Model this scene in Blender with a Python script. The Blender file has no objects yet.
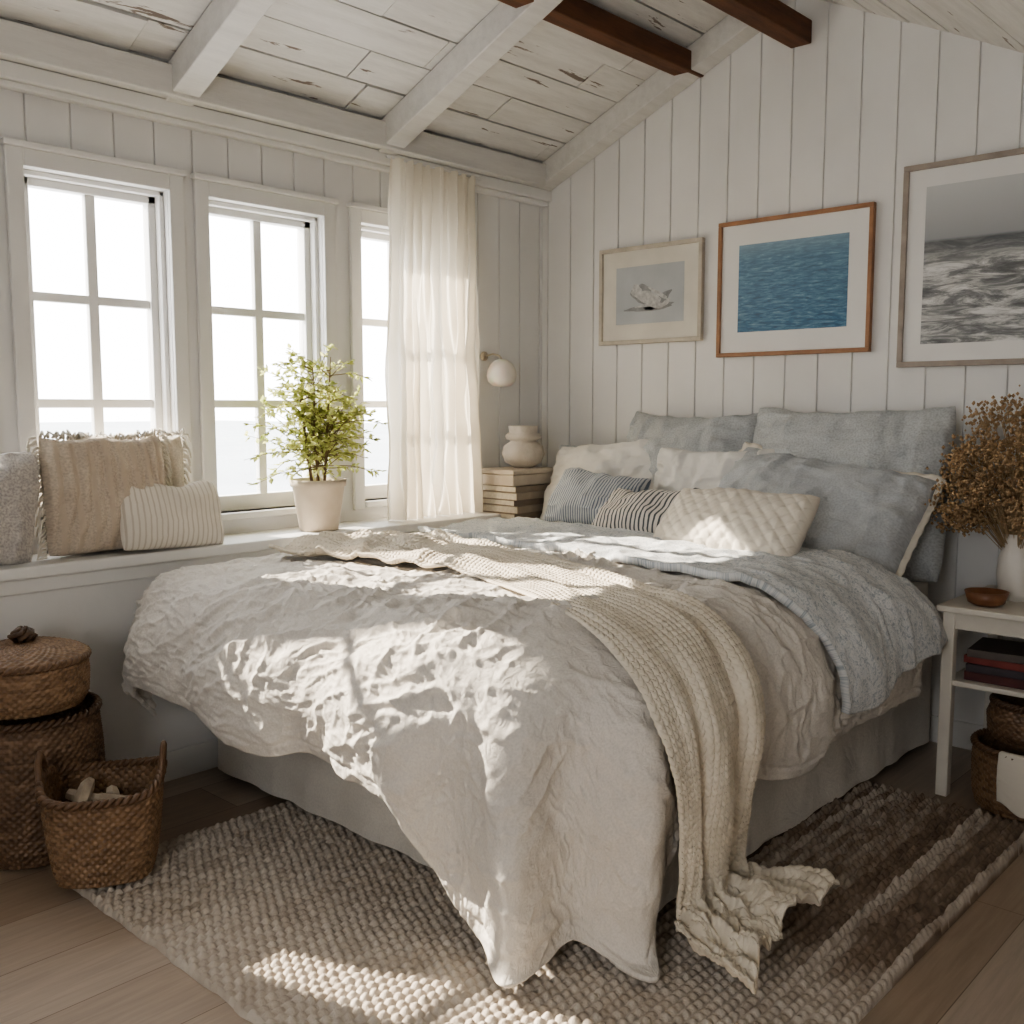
import bpy, math, random, time
import numpy as np
from mathutils import Vector, Matrix
T0=time.time()
random.seed(7); rng=np.random.RandomState(11)
SC=bpy.context.scene
COL=SC.collection
X0=4.5; Y0=3.95
# ---------------------------------------------------------------- noise
TAB=rng.rand(256,256)
def vn(x,y,seed=0):
    x=np.asarray(x,float)+seed*17.31; y=np.asarray(y,float)+seed*7.77
    xi=np.floor(x).astype(int); yi=np.floor(y).astype(int)
    fx=x-xi; fy=y-yi; fx=fx*fx*fx*(fx*(fx*6-15)+10); fy=fy*fy*fy*(fy*(fy*6-15)+10)
    a=TAB[xi%256,yi%256]; b=TAB[(xi+1)%256,yi%256]; c=TAB[xi%256,(yi+1)%256]; d=TAB[(xi+1)%256,(yi+1)%256]
    return (a*(1-fx)+b*fx)*(1-fy)+(c*(1-fx)+d*fx)*fy
def fbm(x,y,seed=0,o=4):
    s=0;a=.5
    for k in range(o):
        s=s+a*(vn(x*2**k,y*2**k,seed+k)*2-1); a*=.5
    return s
def crease(x,y,seed=0,sh=3.0):
    v=1-np.abs(vn(x,y,seed)*2-1); return v**sh
def sstep(x,a,b):
    t=np.clip((x-a)/(b-a),0,1); return t*t*(3-2*t)
# ---------------------------------------------------------------- nodes
def newmat(name):
    m=bpy.data.materials.new(name); m.use_nodes=True
    nt=m.node_tree; b=nt.nodes['Principled BSDF']
    return m,nt,b
def N(nt,t,**kw):
    n=nt.nodes.new(t)
    for k,v in kw.items():
        if k.startswith('i_'):
            n.inputs[k[2:].replace('_',' ')].default_value=v
        else: setattr(n,k,v)
    return n
def c4(c): return (c[0],c[1],c[2],1)
def ramp(nt,stops):
    r=nt.nodes.new('ShaderNodeValToRGB'); e=r.color_ramp.elements
    while len(e)<len(stops): e.new(.5)
    for i,(p,c) in enumerate(stops):
        e[i].position=p; e[i].color=c4(c) if not isinstance(c,(int,float)) else (c,c,c,1)
    return r
def coords(nt,kind='Object',scale=(1,1,1),rot=(0,0,0)):
    tc=nt.nodes.new('ShaderNodeTexCoord'); mp=nt.nodes.new('ShaderNodeMapping')
    mp.inputs['Scale'].default_value=scale; mp.inputs['Rotation'].default_value=rot
    nt.links.new(tc.outputs[kind],mp.inputs['Vector']); return mp.outputs['Vector']
def simple(name,c1,c2=None,rough=.7,vs=6,bs=40,bump=.15,kind='Object',scale=(1,1,1),metal=0,coat=0,dist=.01):
    m,nt,b=newmat(name)
    if c2 is None: c2=tuple(x*.88 for x in c1)
    v=coords(nt,kind,scale)
    n=N(nt,'ShaderNodeTexNoise',i_Scale=vs,i_Detail=6.0); nt.links.new(v,n.inputs['Vector'])
    r=ramp(nt,[(.3,c2),(.7,c1)]); nt.links.new(n.outputs['Fac'],r.inputs['Fac'])
    nt.links.new(r.outputs['Color'],b.inputs['Base Color'])
    b.inputs['Roughness'].default_value=rough; b.inputs['Metallic'].default_value=metal
    if coat: b.inputs['Coat Weight'].default_value=coat
    if bump:
        n2=N(nt,'ShaderNodeTexNoise',i_Scale=bs,i_Detail=5.0); nt.links.new(v,n2.inputs['Vector'])
        bp=N(nt,'ShaderNodeBump',i_Strength=bump,i_Distance=dist); nt.links.new(n2.outputs['Fac'],bp.inputs['Height'])
        nt.links.new(bp.outputs['Normal'],b.inputs['Normal'])
    return m
def fabric(name,c1,c2=None,weave=350,wb=.25,vs=5,wr=.35,wrs=14,fleck=.0,stripe=None,sheen=.15):
    """linen like cloth; UV in metres. stripe=(axis,freq,colour,width)"""
    m,nt,b=newmat(name)
    if c2 is None: c2=tuple(x*.85 for x in c1)
    v=coords(nt,'UV')
    n=N(nt,'ShaderNodeTexNoise',i_Scale=vs,i_Detail=8.0,i_Roughness=.65); nt.links.new(v,n.inputs['Vector'])
    r=ramp(nt,[(.35,c2),(.65,c1)]); nt.links.new(n.outputs['Fac'],r.inputs['Fac'])
    colout=r.outputs['Color']
    if fleck:
        n3=N(nt,'ShaderNodeTexNoise',i_Scale=weave*.35,i_Detail=3.0); nt.links.new(v,n3.inputs['Vector'])
        mx=N(nt,'ShaderNodeMixRGB',blend_type='MULTIPLY'); mx.inputs['Fac'].default_value=1
        r3=ramp(nt,[(.35,1-fleck),(.6,1.0)]); nt.links.new(n3.outputs['Fac'],r3.inputs['Fac'])
        nt.links.new(colout,mx.inputs['Color1']); nt.links.new(r3.outputs['Color'],mx.inputs['Color2']); colout=mx.outputs['Color']
    if stripe:
        for ax,fr,sc,w in stripe:
            wv=N(nt,'ShaderNodeTexWave',wave_type='BANDS',bands_direction=ax,i_Scale=fr,i_Distortion=.4); wv.inputs['Detail Scale'].default_value=3
            nt.links.new(v,wv.inputs['Vector'])
            rr=ramp(nt,[(w,0.0),(min(w+.12,.99),1.0)]); nt.links.new(wv.outputs['Fac'],rr.inputs['Fac'])
            mx=N(nt,'ShaderNodeMixRGB'); nt.links.new(rr.outputs['Color'],mx.inputs['Fac'])
            nt.links.new(colout,mx.inputs['Color1']); mx.inputs['Color2'].default_value=c4(sc); colout=mx.outputs['Color']
    nt.links.new(colout,b.inputs['Base Color'])
    b.inputs['Roughness'].default_value=.92; b.inputs['Specular IOR Level'].default_value=.15
    b.inputs['Sheen Weight'].default_value=sheen; b.inputs['Sheen Roughness'].default_value=.5
    n2=N(nt,'ShaderNodeTexNoise',i_Scale=wrs,i_Detail=6.0,i_Roughness=.6,i_Distortion=1.2); nt.links.new(v,n2.inputs['Vector'])
    bp=N(nt,'ShaderNodeBump',i_Strength=wr,i_Distance=.02); nt.links.new(n2.outputs['Fac'],bp.inputs['Height'])
    w1=N(nt,'ShaderNodeTexNoise',i_Scale=weave,i_Detail=2.0); nt.links.new(v,w1.inputs['Vector'])
    b2=N(nt,'ShaderNodeBump',i_Strength=wb,i_Distance=.003); nt.links.new(w1.outputs['Fac'],b2.inputs['Height'])
    nt.links.new(bp.outputs['Normal'],b2.inputs['Normal']); nt.links.new(b2.outputs['Normal'],b.inputs['Normal'])
    return m
# ---------------------------------------------------------------- mesh helpers
def mesh_obj(name,verts,faces,mat=None,smooth=False,uv=None,loc=None):
    me=bpy.data.meshes.new(name); 
    verts=np.asarray(verts,float)
    if loc is not None: verts=verts-np.asarray(loc)
    me.from_pydata(verts.tolist(),[],faces if isinstance(faces,list) else faces.tolist())
    if uv is not None:
        l=me.uv_layers.new(name='UVMap'); idx=np.zeros(len(me.loops),int); me.loops.foreach_get('vertex_index',idx)
        l.data.foreach_set('uv',np.asarray(uv,float)[idx].ravel())
    if smooth: me.polygons.foreach_set('use_smooth',[True]*len(me.polygons))
    me.update()
    o=bpy.data.objects.new(name,me); COL.objects.link(o)
    if loc is not None: o.location=loc
    if mat: me.materials.append(mat)
    return o
def gfaces(nu,nv,cu=False,cv=False,off=0):
    I=np.arange(nu if cu else nu-1); J=np.arange(nv if cv else nv-1)
    a,b=np.meshgrid(I,J,indexing='ij'); a2=(a+1)%nu; b2=(b+1)%nv
    return np.stack([a*nv+b,a2*nv+b,a2*nv+b2,a*nv+b2],-1).reshape(-1,4)+off
def bevel(o,w=.005,seg=2):
    m=o.modifiers.new('Bevel','BEVEL'); m.width=w; m.segments=seg; m.limit_method='ANGLE'; return o
BF=[(0,3,2,1),(4,5,6,7),(0,1,5,4),(1,2,6,5),(2,3,7,6),(3,0,4,7)]
def boxv(x0,x1,y0,y1,z0,z1): return [(x0,y0,z0),(x1,y0,z0),(x1,y1,z0),(x0,y1,z0),(x0,y0,z1),(x1,y0,z1),(x1,y1,z1),(x0,y1,z1)]
def boxes(name,L,mat,bv=.004,loc=None):
    V=[];F=[]
    for b in L:
        o=len(V); V+=boxv(*b) if not isinstance(b[0],(tuple,list)) else list(b); F+=[tuple(i+o for i in f) for f in BF]
    if loc is None:
        a=np.array(V); loc=((a[:,0].min()+a[:,0].max())/2,(a[:,1].min()+a[:,1].max())/2,a[:,2].min())
    ob=mesh_obj(name,V,F,mat,loc=loc)
    if bv: bevel(ob,bv)
    return ob
def empty(name,loc,label,cat,**kw):
    e=bpy.data.objects.new(name,None); e.empty_display_size=.1; e.location=loc; COL.objects.link(e)
    e['label']=label; e['category']=cat
    for k,v in kw.items(): e[k]=v
    return e
def tag(o,label,cat,**kw):
    o['label']=label; o['category']=cat
    for k,v in kw.items(): o[k]=v
    return o
def par(c,p):
    c.parent=p; c.matrix_parent_inverse=Matrix.LocRotScale(p.location,p.rotation_euler,p.scale).inverted(); return c
def struct(o,label,cat='structure'): o['kind']='structure'; o['label']=label; o['category']=cat; return o
def tube(path,r,seg=8,closed=False):
    P=[Vector(p) for p in path]; n=len(P); V=[]
    up=Vector((0,0,1)); prev=None
    for i,p in enumerate(P):
        d=(P[(i+1)%n]-P[i-1]) if closed else (P[min(i+1,n-1)]-P[max(i-1,0)])
        if d.length<1e-9: d=Vector((0,0,1))
        d.normalize()
        a=(prev if prev is not None else (Vector((1,0,0)) if abs(d.z)>.9 else up))
        s=(a-d*a.dot(d)); 
        if s.length<1e-6: s=d.orthogonal()
        s.normalize(); prev=s; t=d.cross(s)
        rr=r[i] if isinstance(r,(list,tuple)) else r
        for k in range(seg):
            th=2*math.pi*k/seg; V.append(p+s*math.cos(th)*rr+t*math.sin(th)*rr)
    F=[]
    for i in range(n if closed else n-1):
        for k in range(seg):
            a=i*seg+k;b=i*seg+(k+1)%seg;j=(i+1)%n;F.append((a,b,j*seg+(k+1)%seg,j*seg+k))
    if not closed:
        F.append(tuple(range(seg))[::-1]); F.append(tuple((n-1)*seg+k for k in range(seg)))
    return [tuple(v) for v in V],F
def merge(parts):
    V=[];F=[]
    for v,f in parts:
        o=len(V); V+=list(v); F+=[tuple(i+o for i in q) for q in f]
    return V,F
def lathe(name,prof,mat,loc,seg=48,smooth=True):
    V=[];F=[]
    n=len(prof)
    for r,z in prof:
        for k in range(seg):
            th=2*math.pi*k/seg; V.append((r*math.cos(th),r*math.sin(th),z))
    for i in range(n-1):
        for k in range(seg): F.append((i*seg+k,i*seg+(k+1)%seg,(i+1)*seg+(k+1)%seg,(i+1)*seg+k))
    if prof[0][0]>1e-4: F.append(tuple(range(seg))[::-1])
    if prof[-1][0]>1e-4: F.append(tuple((n-1)*seg+k for k in range(seg)))
    o=mesh_obj(name,V,F,mat,smooth); o.location=loc; return o
# ---------------------------------------------------------------- materials
WALL=simple('wall_paint',(.80,.79,.77),(.74,.73,.71),rough=.55,vs=2.5,bs=30,bump=.06)
TRIMM=simple('trim_paint',(.80,.79,.765),(.75,.74,.715),rough=.45,vs=3,bs=50,bump=.05)
def rustic(name,c1,c2,dark,amt,bmp=.35,sc2=(.9,14,14)):
    m,nt,b=newmat(name)
    v=coords(nt,'Object',(1.2,9,9)); n=N(nt,'ShaderNodeTexNoise',i_Scale=2.2,i_Detail=10.0,i_Roughness=.7); nt.links.new(v,n.inputs['Vector'])
    r=ramp(nt,[(.3,c2),(.6,c1)]); nt.links.new(n.outputs['Fac'],r.inputs['Fac'])
    v2=coords(nt,'Object',sc2); n2=N(nt,'ShaderNodeTexNoise',i_Scale=1.6,i_Detail=6.0,i_Roughness=.6,i_Distortion=.4); nt.links.new(v2,n2.inputs['Vector'])
    r2=ramp(nt,[(amt,0.0),(amt+.02,1.0)]); nt.links.new(n2.outputs['Fac'],r2.inputs['Fac'])
    mx=N(nt,'ShaderNodeMixRGB'); nt.links.new(r2.outputs['Color'],mx.inputs['Fac']); nt.links.new(r.outputs['Color'],mx.inputs['Color1']); mx.inputs['Color2'].default_value=c4(dark)
    nt.links.new(mx.outputs['Color'],b.inputs['Base Color']); b.inputs['Roughness'].default_value=.7
    bp=N(nt,'ShaderNodeBump',i_Strength=bmp,i_Distance=.01); nt.links.new(n.outputs['Fac'],bp.inputs['Height']); nt.links.new(bp.outputs['Normal'],b.inputs['Normal'])
    return m
CEIL=rustic('whitewashed_boards',(.76,.745,.715),(.62,.605,.575),(.22,.18,.15),.635,.3,(1.3,11,11))
BEAMW=rustic('whitewashed_beam',(.70,.685,.655),(.60,.585,.555),(.38,.34,.30),.74)
BEAMB=rustic('brown_beam',(.15,.06,.025),(.05,.02,.01),(.25,.15,.09),.70)
# floor
FLOOR,nt,b=newmat('oak_floor')
v=coords(nt,'Object'); br=N(nt,'ShaderNodeTexBrick',offset=.37,i_Scale=1.0); br.inputs['Brick Width'].default_value=3.1; br.inputs['Row Height'].default_value=.27
br.inputs['Mortar Size'].default_value=.0015; br.inputs['Color1'].default_value=(.37,.275,.195,1); br.inputs['Color2'].default_value=(.56,.475,.395,1); br.inputs['Mortar'].default_value=(.20,.14,.10,1)
nt.links.new(v,br.inputs['Vector'])
v2=coords(nt,'Object',(1.5,22,1)); n=N(nt,'ShaderNodeTexNoise',i_Scale=2.5,i_Detail=9.0,i_Roughness=.65,i_Distortion=.5); nt.links.new(v2,n.inputs['Vector'])
r=ramp(nt,[(.3,.78),(.7,1.0)]); nt.links.new(n.outputs['Fac'],r.inputs['Fac'])
mx=N(nt,'ShaderNodeMixRGB',blend_type='MULTIPLY'); mx.inputs['Fac'].default_value=1; nt.links.new(br.outputs['Color'],mx.inputs['Color1']); nt.links.new(r.outputs['Color'],mx.inputs['Color2'])
nt.links.new(mx.outputs['Color'],b.inputs['Base Color']); b.inputs['Roughness'].default_value=.42
bp=N(nt,'ShaderNodeBump',i_Strength=.2,i_Distance=.004); nt.links.new(n.outputs['Fac'],bp.inputs['Height']); nt.links.new(bp.outputs['Normal'],b.inputs['Normal'])
def wick(name,cd,cm,cl):
    m,nt,b=newmat(name)
    at=N(nt,'ShaderNodeAttribute',attribute_name='strand'); v=coords(nt,'Object'); n=N(nt,'ShaderNodeTexNoise',i_Scale=60.0,i_Detail=4.0); nt.links.new(v,n.inputs['Vector'])
    ad=N(nt,'ShaderNodeMath',operation='MULTIPLY_ADD'); nt.links.new(n.outputs['Fac'],ad.inputs[0]); ad.inputs[1].default_value=.5; nt.links.new(at.outputs['Fac'],ad.inputs[2])
    r=ramp(nt,[(.15,cd),(.6,cm),(1.0,cl)]); nt.links.new(ad.outputs[0],r.inputs['Fac']); nt.links.new(r.outputs['Color'],b.inputs['Base Color']); b.inputs['Roughness'].default_value=.42
    bp=N(nt,'ShaderNodeBump',i_Strength=.4,i_Distance=.003); nt.links.new(n.outputs['Fac'],bp.inputs['Height']); nt.links.new(bp.outputs['Normal'],b.inputs['Normal']); return m
WICK=wick('wicker_brown',(.08,.045,.026),(.16,.095,.055),(.25,.16,.10))
WICK2=wick('wicker_honey',(.12,.066,.036),(.23,.14,.078),(.34,.225,.135))
CERAM=simple('white_ceramic',(.80,.77,.72),(.68,.64,.58),rough=.5,vs=6,bs=30,bump=.15)
URN=simple('textured_beige_clay',(.68,.62,.54),(.56,.50,.42),rough=.85,vs=14,bs=50,bump=.5)
POT=simple('pale_clay',(.64,.56,.46),(.54,.46,.37),rough=.8,vs=10,bs=60,bump=.2)
SOIL=simple('soil',(.07,.045,.03),rough=.95,vs=40,bs=80,bump=.8)
WHITEWOOD=simple('painted_white_wood',(.74,.70,.62),(.64,.60,.53),rough=.5,vs=5,bs=40,bump=.1)
METAL=simple('aged_brass',(.62,.55,.44),rough=.4,bump=0,metal=.8)
# ---------------------------------------------------------------- room
def shiplap(name,axis,s0,s1,pos,z0,z1,mat,w=.17,sgn=-1,thick=.2,phase=0.0):
    pts=[]; s=s0; k=math.floor((s0-phase)/w)+1; g=.005; dp=.010
    pts.append((s0,0))
    while True:
        e=phase+k*w
        if e+g>=s1: break
        if e-g>s0: pts+=[(e-g,0),(e-g*.45,dp),(e+g*.45,dp),(e+g,0)]
        k+=1
    pts.append((s1,0)); n=len(pts)
    V=[]
    for z in (z0,z1):
        for s,d in pts:
            q=pos-sgn*d
            V.append((s,q,z) if axis=='x' else (q,s,z))
        for s in (s1,s0):
            q=pos-sgn*thick
            V.append((s,q,z) if axis=='x' else (q,s,z))
    m=n+2; F=[(i,(i+1)%m,m+(i+1)%m,m+i) for i in range(m)]
    F.append(tuple(range(m))); F.append(tuple(range(m,2*m)))
    return V,F
floor=mesh_obj('floor',boxv(-1.4,4.7,-1.7,4.2,-.1,0),BF,FLOOR); struct(floor,'light oak plank floor','floor')
V,F=shiplap('g','y',-1.7,Y0,X0,0,3.55,WALL); w=mesh_obj('wall_headboard',V,F,WALL); struct(w,'white vertical board gable wall','wall')
OP=[(.78,1.36),(1.56,2.14),(2.32,2.92),(3.14,3.72)]; ZB,ZT=1.03,2.39  # leftmost opening is an unseen window added to bring sun onto the rug
parts=[]
parts.append(shiplap('a','x',-1.4,X0+.2,Y0,2.45,2.95,WALL,phase=.05))
parts.append(shiplap('b','x',3.79,X0,Y0,0,2.4499,WALL,phase=.05))
parts.append((boxv(-1.4,3.80,Y0,Y0+.2,0,ZB-.0),BF))
parts.append((boxv(-1.4,3.80,Y0,Y0+.2,ZT,2.452),BF))
xs=[-1.4]+[q for o in OP for q in o]+[3.795]
for i in range(0,len(xs),2): parts.append((boxv(xs[i],xs[i+1],Y0,Y0+.2,ZB,ZT),BF))
V,F=merge(parts); w=mesh_obj('wall_window',V,F,WALL); struct(w,'white wall holding a row of windows','wall')
w=boxes('wall_back',[(-1.4,4.7,-1.9,-1.7,0,2.1)],WALL,0); struct(w,'white back wall','wall')
w=boxes('wall_side',[(-1.6,-1.4,-1.7,4.2,0,.9),(-1.6,-1.4,-1.7,4.2,2.2,3.6),(-1.6,-1.4,-1.7,-.2,.9,2.2),(-1.6,-1.4,.9,4.2,.9,2.2)],WALL,0); struct(w,'white side wall with an opening added for sky fill','wall')  # out of view; the opening is added to let in fill light from the sky
RY,RZ=2.45,3.46; EZ=2.83
ceilp=[]
def slope_planks(ya,za,yb,zb,w=.19):
    L=math.hypot(yb-ya,zb-za); d=np.array([0,(yb-ya)/L,(zb-za)/L]); nrm=np.array([0,-d[2],d[1]]); 
    if nrm[2]<0: nrm=-nrm
    s=0
    while s<L-1e-6:
        e=min(s+w-random.choice((.004,.007,.012)),L); x=-1.4-random.random()*1.5
        while x<4.7:
            x2=x+random.uniform(.8,2.0); a=max(x,-1.4); bb=min(x2-.007,4.7); off=random.uniform(0,.014)
            if bb>a:
                P=[]
                for t in (off,.05):
                    for (xx,ss) in ((a,s),(bb,s),(bb,e),(a,e)):
                        p=np.array([xx,ya,za])+d*ss+nrm*t; p[0]=xx; P.append(tuple(p))
                ceilp.append((P,BF))
            x=x2
        s+=w
slope_planks(Y0+.25,EZ-.25*(RZ-EZ)/(Y0-RY),RY,RZ); slope_planks(-1.9,RZ-.5*(RY+1.9),RY,RZ)
V,F=merge(ceilp)
def slab(ya,za,yb,zb,o1,o2): return ([(-1.5,ya,za+o1),(4.75,ya,za+o1),(4.75,yb,zb+o1),(-1.5,yb,zb+o1),(-1.5,ya,za+o2),(4.75,ya,za+o2),(4.75,yb,zb+o2),(-1.5,yb,zb+o2)],BF)
c=mesh_obj('ceiling',V,F,CEIL); struct(c,'whitewashed rustic plank pitched ceiling','ceiling'); bevel(c,.003,1)
DARKG=simple('dark_gap',(.05,.04,.03),rough=.9,bump=0)
V,F=merge([slab(Y0+.25,EZ-.25*(RZ-EZ)/(Y0-RY),RY,RZ,.035,.12),slab(RY,RZ,-1.9,RZ-.5*(RY+1.9),.035,.12)])
c2=mesh_obj('ceiling_backing',V,F,DARKG); c2['kind']='structure'; par(c2,c)
tn=[0]
def trim(bx,mat,label,bv=.006,name=None):
    tn[0]+=1; o=boxes('trim_%d'%tn[0],bx,mat,bv); struct(o,label,'trim'); return o
sl=(RZ-EZ)/(Y0-RY)
def rafter(xa,xb,dep=.15,right=False):
    if not right: ya,za,yb,zb=Y0-.02,EZ+.02*sl,RY,RZ
    else: ya,za,yb,zb=-1.7,RZ-.5*(RY+1.7),RY,RZ
    return [(xa,ya,za-dep),(xb,ya,za-dep),(xb,yb,zb-dep),(xa,yb,zb-dep),(xa,ya,za+.004),(xb,ya,za+.004),(xb,yb,zb+.004),(xa,yb,zb+.004)]
for xc in (1.07,2.17,3.27): trim([rafter(xc-.06,xc+.06,.13)],BEAMW,'whitewashed ceiling rafter')
trim([rafter(4.38,4.497,.12)],BEAMW,'whitewashed rafter along the gable wall')
trim([(-1.4,4.378,Y0-.13,Y0-.001,2.74,2.86)],BEAMW,'whitewashed wall plate beam')
trim([(-1.4,4.5,Y0-.07,Y0-.001,2.68,2.738),(-1.4,4.5,Y0-.045,Y0-.001,2.655,2.68)],TRIMM,'white crown moulding above windows')
trim([(1.8,4.5,2.87,2.975,3.155,3.255)],BEAMB,'dark brown ceiling beam')
trim([(1.8,4.5,2.29,2.395,3.18,3.285)],BEAMB,'dark brown ceiling beam')
LZ=.935; LF=3.68
trim([(-1.4,3.83,LF-.03,Y0+.10,LZ-.045,LZ)],TRIMM,'deep white window ledge board',.008)
trim([(-1.4,3.81,LF-.012,LF+.01,LZ-.10,LZ-.045)],TRIMM,'moulding below window ledge',.006)
w=boxes('wall_ledge',[(-1.4,3.81,LF,Y0-.001,0,LZ-.046)],WALL,0); struct(w,'low white wall below window ledge','wall')
o=boxes('baseboard_ledge',[(-1.4,3.81,LF-.015,LF-.001,0,.12)],TRIMM,.004); struct(o,'white baseboard','baseboard')
o=boxes('baseboard_headboard',[(X0-.015,X0-.001,-1.7,Y0,0,.12)],TRIMM,.004); struct(o,'white baseboard','baseboard')
GLASS,nt,b=newmat('window_glass')
nt.nodes.remove(b); tr=nt.nodes.new('ShaderNodeBsdfTransparent'); gl=nt.nodes.new('ShaderNodeBsdfGlossy'); gl.inputs['Roughness'].default_value=.02
ms=nt.nodes.new('ShaderNodeMixShader'); ms.inputs[0].default_value=.05; nt.links.new(tr.outputs[0],ms.inputs[1]); nt.links.new(gl.outputs[0],ms.inputs[2])
nt.links.new(ms.outputs[0],nt.nodes['Material Output'].inputs[0])
for i,(a,b_) in enumerate(OP):
    y0,y1=Y0+.07,Y0+.12; f=.05; L=[(a,b_,y0,y1,ZB,ZB+f+.02),(a,b_,y0,y1,ZT-f,ZT),(a,a+f,y0,y1,ZB,ZT),(b_-f,b_,y0,y1,ZB,ZT)]
    mid=(a+b_)/2; L.append((mid-.021,mid+.021,y0+.01,y1-.01,ZB+f,ZT-f))
    for k in (1,2):
        z=ZB+.02+f+(ZT-ZB-2*f-.02)*k/3; L.append((a+f,b_-f,y0+.012,y1-.012,z-.018,z+.018))
    cw=.065; yc=Y0-.022
    L+=[(a-cw,a,yc,Y0-.001,ZB-.04,ZT+cw),(b_,b_+cw,yc,Y0-.001,ZB-.04,ZT+cw),(a,b_,yc,Y0-.001,ZT,ZT+cw),(a,b_,Y0-.035,Y0+.07,ZB-.03,ZB)]
    L+=[(a-cw-.01,b_+cw+.01,Y0-.04,Y0-.001,ZT+cw,ZT+cw+.022)]
    L+=[(a,a+.02,Y0+.03,y0,ZB,ZT),(b_-.02,b_,Y0+.03,y0,ZB,ZT),(a,b_,Y0+.03,y0,ZT-.02,ZT)]
    o=boxes('window_%d'%(i+1),L,TRIMM,.004); struct(o,'white six pane sash window','window')  # the leftmost sash is out of view, added for its sunlight
    g=boxes('window_glass',[(a+f,b_-f,Y0+.095,Y0+.098,ZB+f,ZT-f)],GLASS,0); par(g,o); g['kind']='structure'
SEA=simple('pale_sea',(.22,.245,.265),(.29,.315,.33),rough=.6,vs=.05,bs=.5,bump=.3)
o=mesh_obj('sea',[(-300,12,-6),(300,12,-6),(300,500,-6),(-300,500,-6)],[(0,1,2,3)],SEA); tag(o,'pale hazy sea beyond the windows','sea',kind='stuff')
# ---------------------------------------------------------------- bed
SHEET=fabric('cream_sheet',(.76,.71,.63),(.68,.63,.55),wr=.4,wrs=7)
SKIRT=fabric('skirt_linen',(.80,.76,.69),(.73,.69,.625),wr=.5,wrs=6,fleck=.08)
bed=empty('bed',(3.2,2.5,0),'double bed with pale linen skirt and mattress','bed')
def rbox(name,x0,x1,y0,y1,z0,z1,mat,rad=.06,nu=200,nz=14,wav=0,top=True):
    import math as m
    P=[];r=rad
    cs=[(x1-r,y1-r,0),(x0+r,y1-r,90),(x0+r,y0+r,180),(x1-r,y0+r,270)]
    for (cx,cy,a0) in cs:
        for k in range(9): 
            a=m.radians(a0+k*90/8); P.append((cx+r*m.cos(a),cy+r*m.sin(a),m.cos(a),m.sin(a)))
    P=np.array(P); Q=np.vstack([P,P[:1]]); d=np.r_[0,np.cumsum(np.hypot(np.diff(Q[:,0]),np.diff(Q[:,1])))]
    s=np.linspace(0,d[-1],nu,endpoint=False); X=np.stack([np.interp(s,d,Q[:,i]) for i in range(4)],1)
    zs=np.linspace(0,1,nz); V=[];UV=[]
    for t in zs:
        off=wav*(1-t*.7)*(np.sin(s*21+2*fbm(s*1.5,s*0+3,4))*.5+fbm(s*6,s*0+t,2))
        V.append(np.stack([X[:,0]+X[:,2]*off,X[:,1]+X[:,3]*off,np.full(nu,z0+(z1-z0)*t)],1)); UV.append(np.stack([s,np.full(nu,t*(z1-z0))],1))
    n=len(V)
    if top:
        cx,cy=(x0+x1)/2,(y0+y1)/2
        for t in (.985,.96,.9,.5,.01):
            rr=t; zz=z1+.03*(1-max(0,(t-.9)/.1)**2) ; V.append(np.stack([cx+(X[:,0]-cx)*rr,cy+(X[:,1]-cy)*rr,np.full(nu,zz)],1)); UV.append(np.stack([X[:,0]*rr,X[:,1]*rr],1))
    V=np.array(V); o=mesh_obj(name,V.reshape(-1,3),gfaces(V.shape[0],nu,False,True)[:,::-1],mat,True,np.array(UV).reshape(-1,2))
    return o
sk=rbox('bed_skirt',2.06,4.42,1.58,3.60,.038,.46,SKIRT,.05,500,16,.013,True); par(sk,bed)
mt=rbox('mattress',2.10,4.44,1.60,3.58,.45,.745,SHEET,.09,300,12,.006,True); par(mt,bed)
# ---------------------------------------------------------------- draped bedding (analytic drape over a rounded bed top)
EY0,EY1=1.72,3.45
def S(a,b,folds=1.0):
    far=sstep(b,2.2,2.9); RR=.34-.22*far; EX0=1.98-.06*sstep(b,2.3,3.3)
    cx=np.maximum(a,EX0+RR); cy=np.clip(b,EY0+RR,EY1-RR)
    dx=a-cx; dy=b-cy; dist=np.hypot(dx,dy)+1e-9; ux,uy=dx/dist,dy/dist
    e=np.maximum(dist-RR,0); base=np.minimum(dist,RR)
    R=.30-.11*np.clip(uy,0,1); Lq=R*np.pi/2
    q=np.minimum(e,Lq)/R; out=R*np.sin(q); drop=R*(1-np.cos(q)); ex=np.maximum(e-Lq,0)
    top=.885+.018*fbm(a*1.7,b*1.7,5)+.012*np.clip(1-((b-2.55)/.9)**2,0,1)
    zf=.055; avail=np.maximum(top-R-zf,.01)
    rt=.07; v1=avail-rt; vv=np.minimum(ex,v1); t2=np.clip(ex-v1,0,rt*np.pi/2)/rt; lay=np.maximum(ex-v1-rt*np.pi/2,0)
    drop2=vv+rt*np.sin(t2); out2=rt*(1-np.cos(t2))+lay
    z=top-drop-drop2
    corner=np.clip(2*np.abs(ux*uy),0,1)*(uy<0)
    th=np.arctan2(-uy,-ux)
    o=out+out2-.05*sstep(ex,0,.5)*(1-corner)
    amp=sstep(e,.15,.85)
    pl=.078*corner**.6*amp*np.sin(th*11.5+.4+.5*fbm(a*1.5,b*1.5,12))+.016*corner*amp*np.sin(th*23+1.5*fbm(a*2,b*2,14))
    run=np.where(np.abs(ux)>np.abs(uy),b,a)
    pl=pl+(1-corner)*amp*(.030*np.sin(run*9.5+3*fbm(a*1.2,b*1.2,15))+.035*fbm(run*5,e*1.2,16))
    o=o+pl*folds
    X=cx+ux*(base+o); Y=cy+uy*(base+o)
    Y=np.minimum(Y,3.640)
    return np.stack([X,Y,z],-1)
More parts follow.
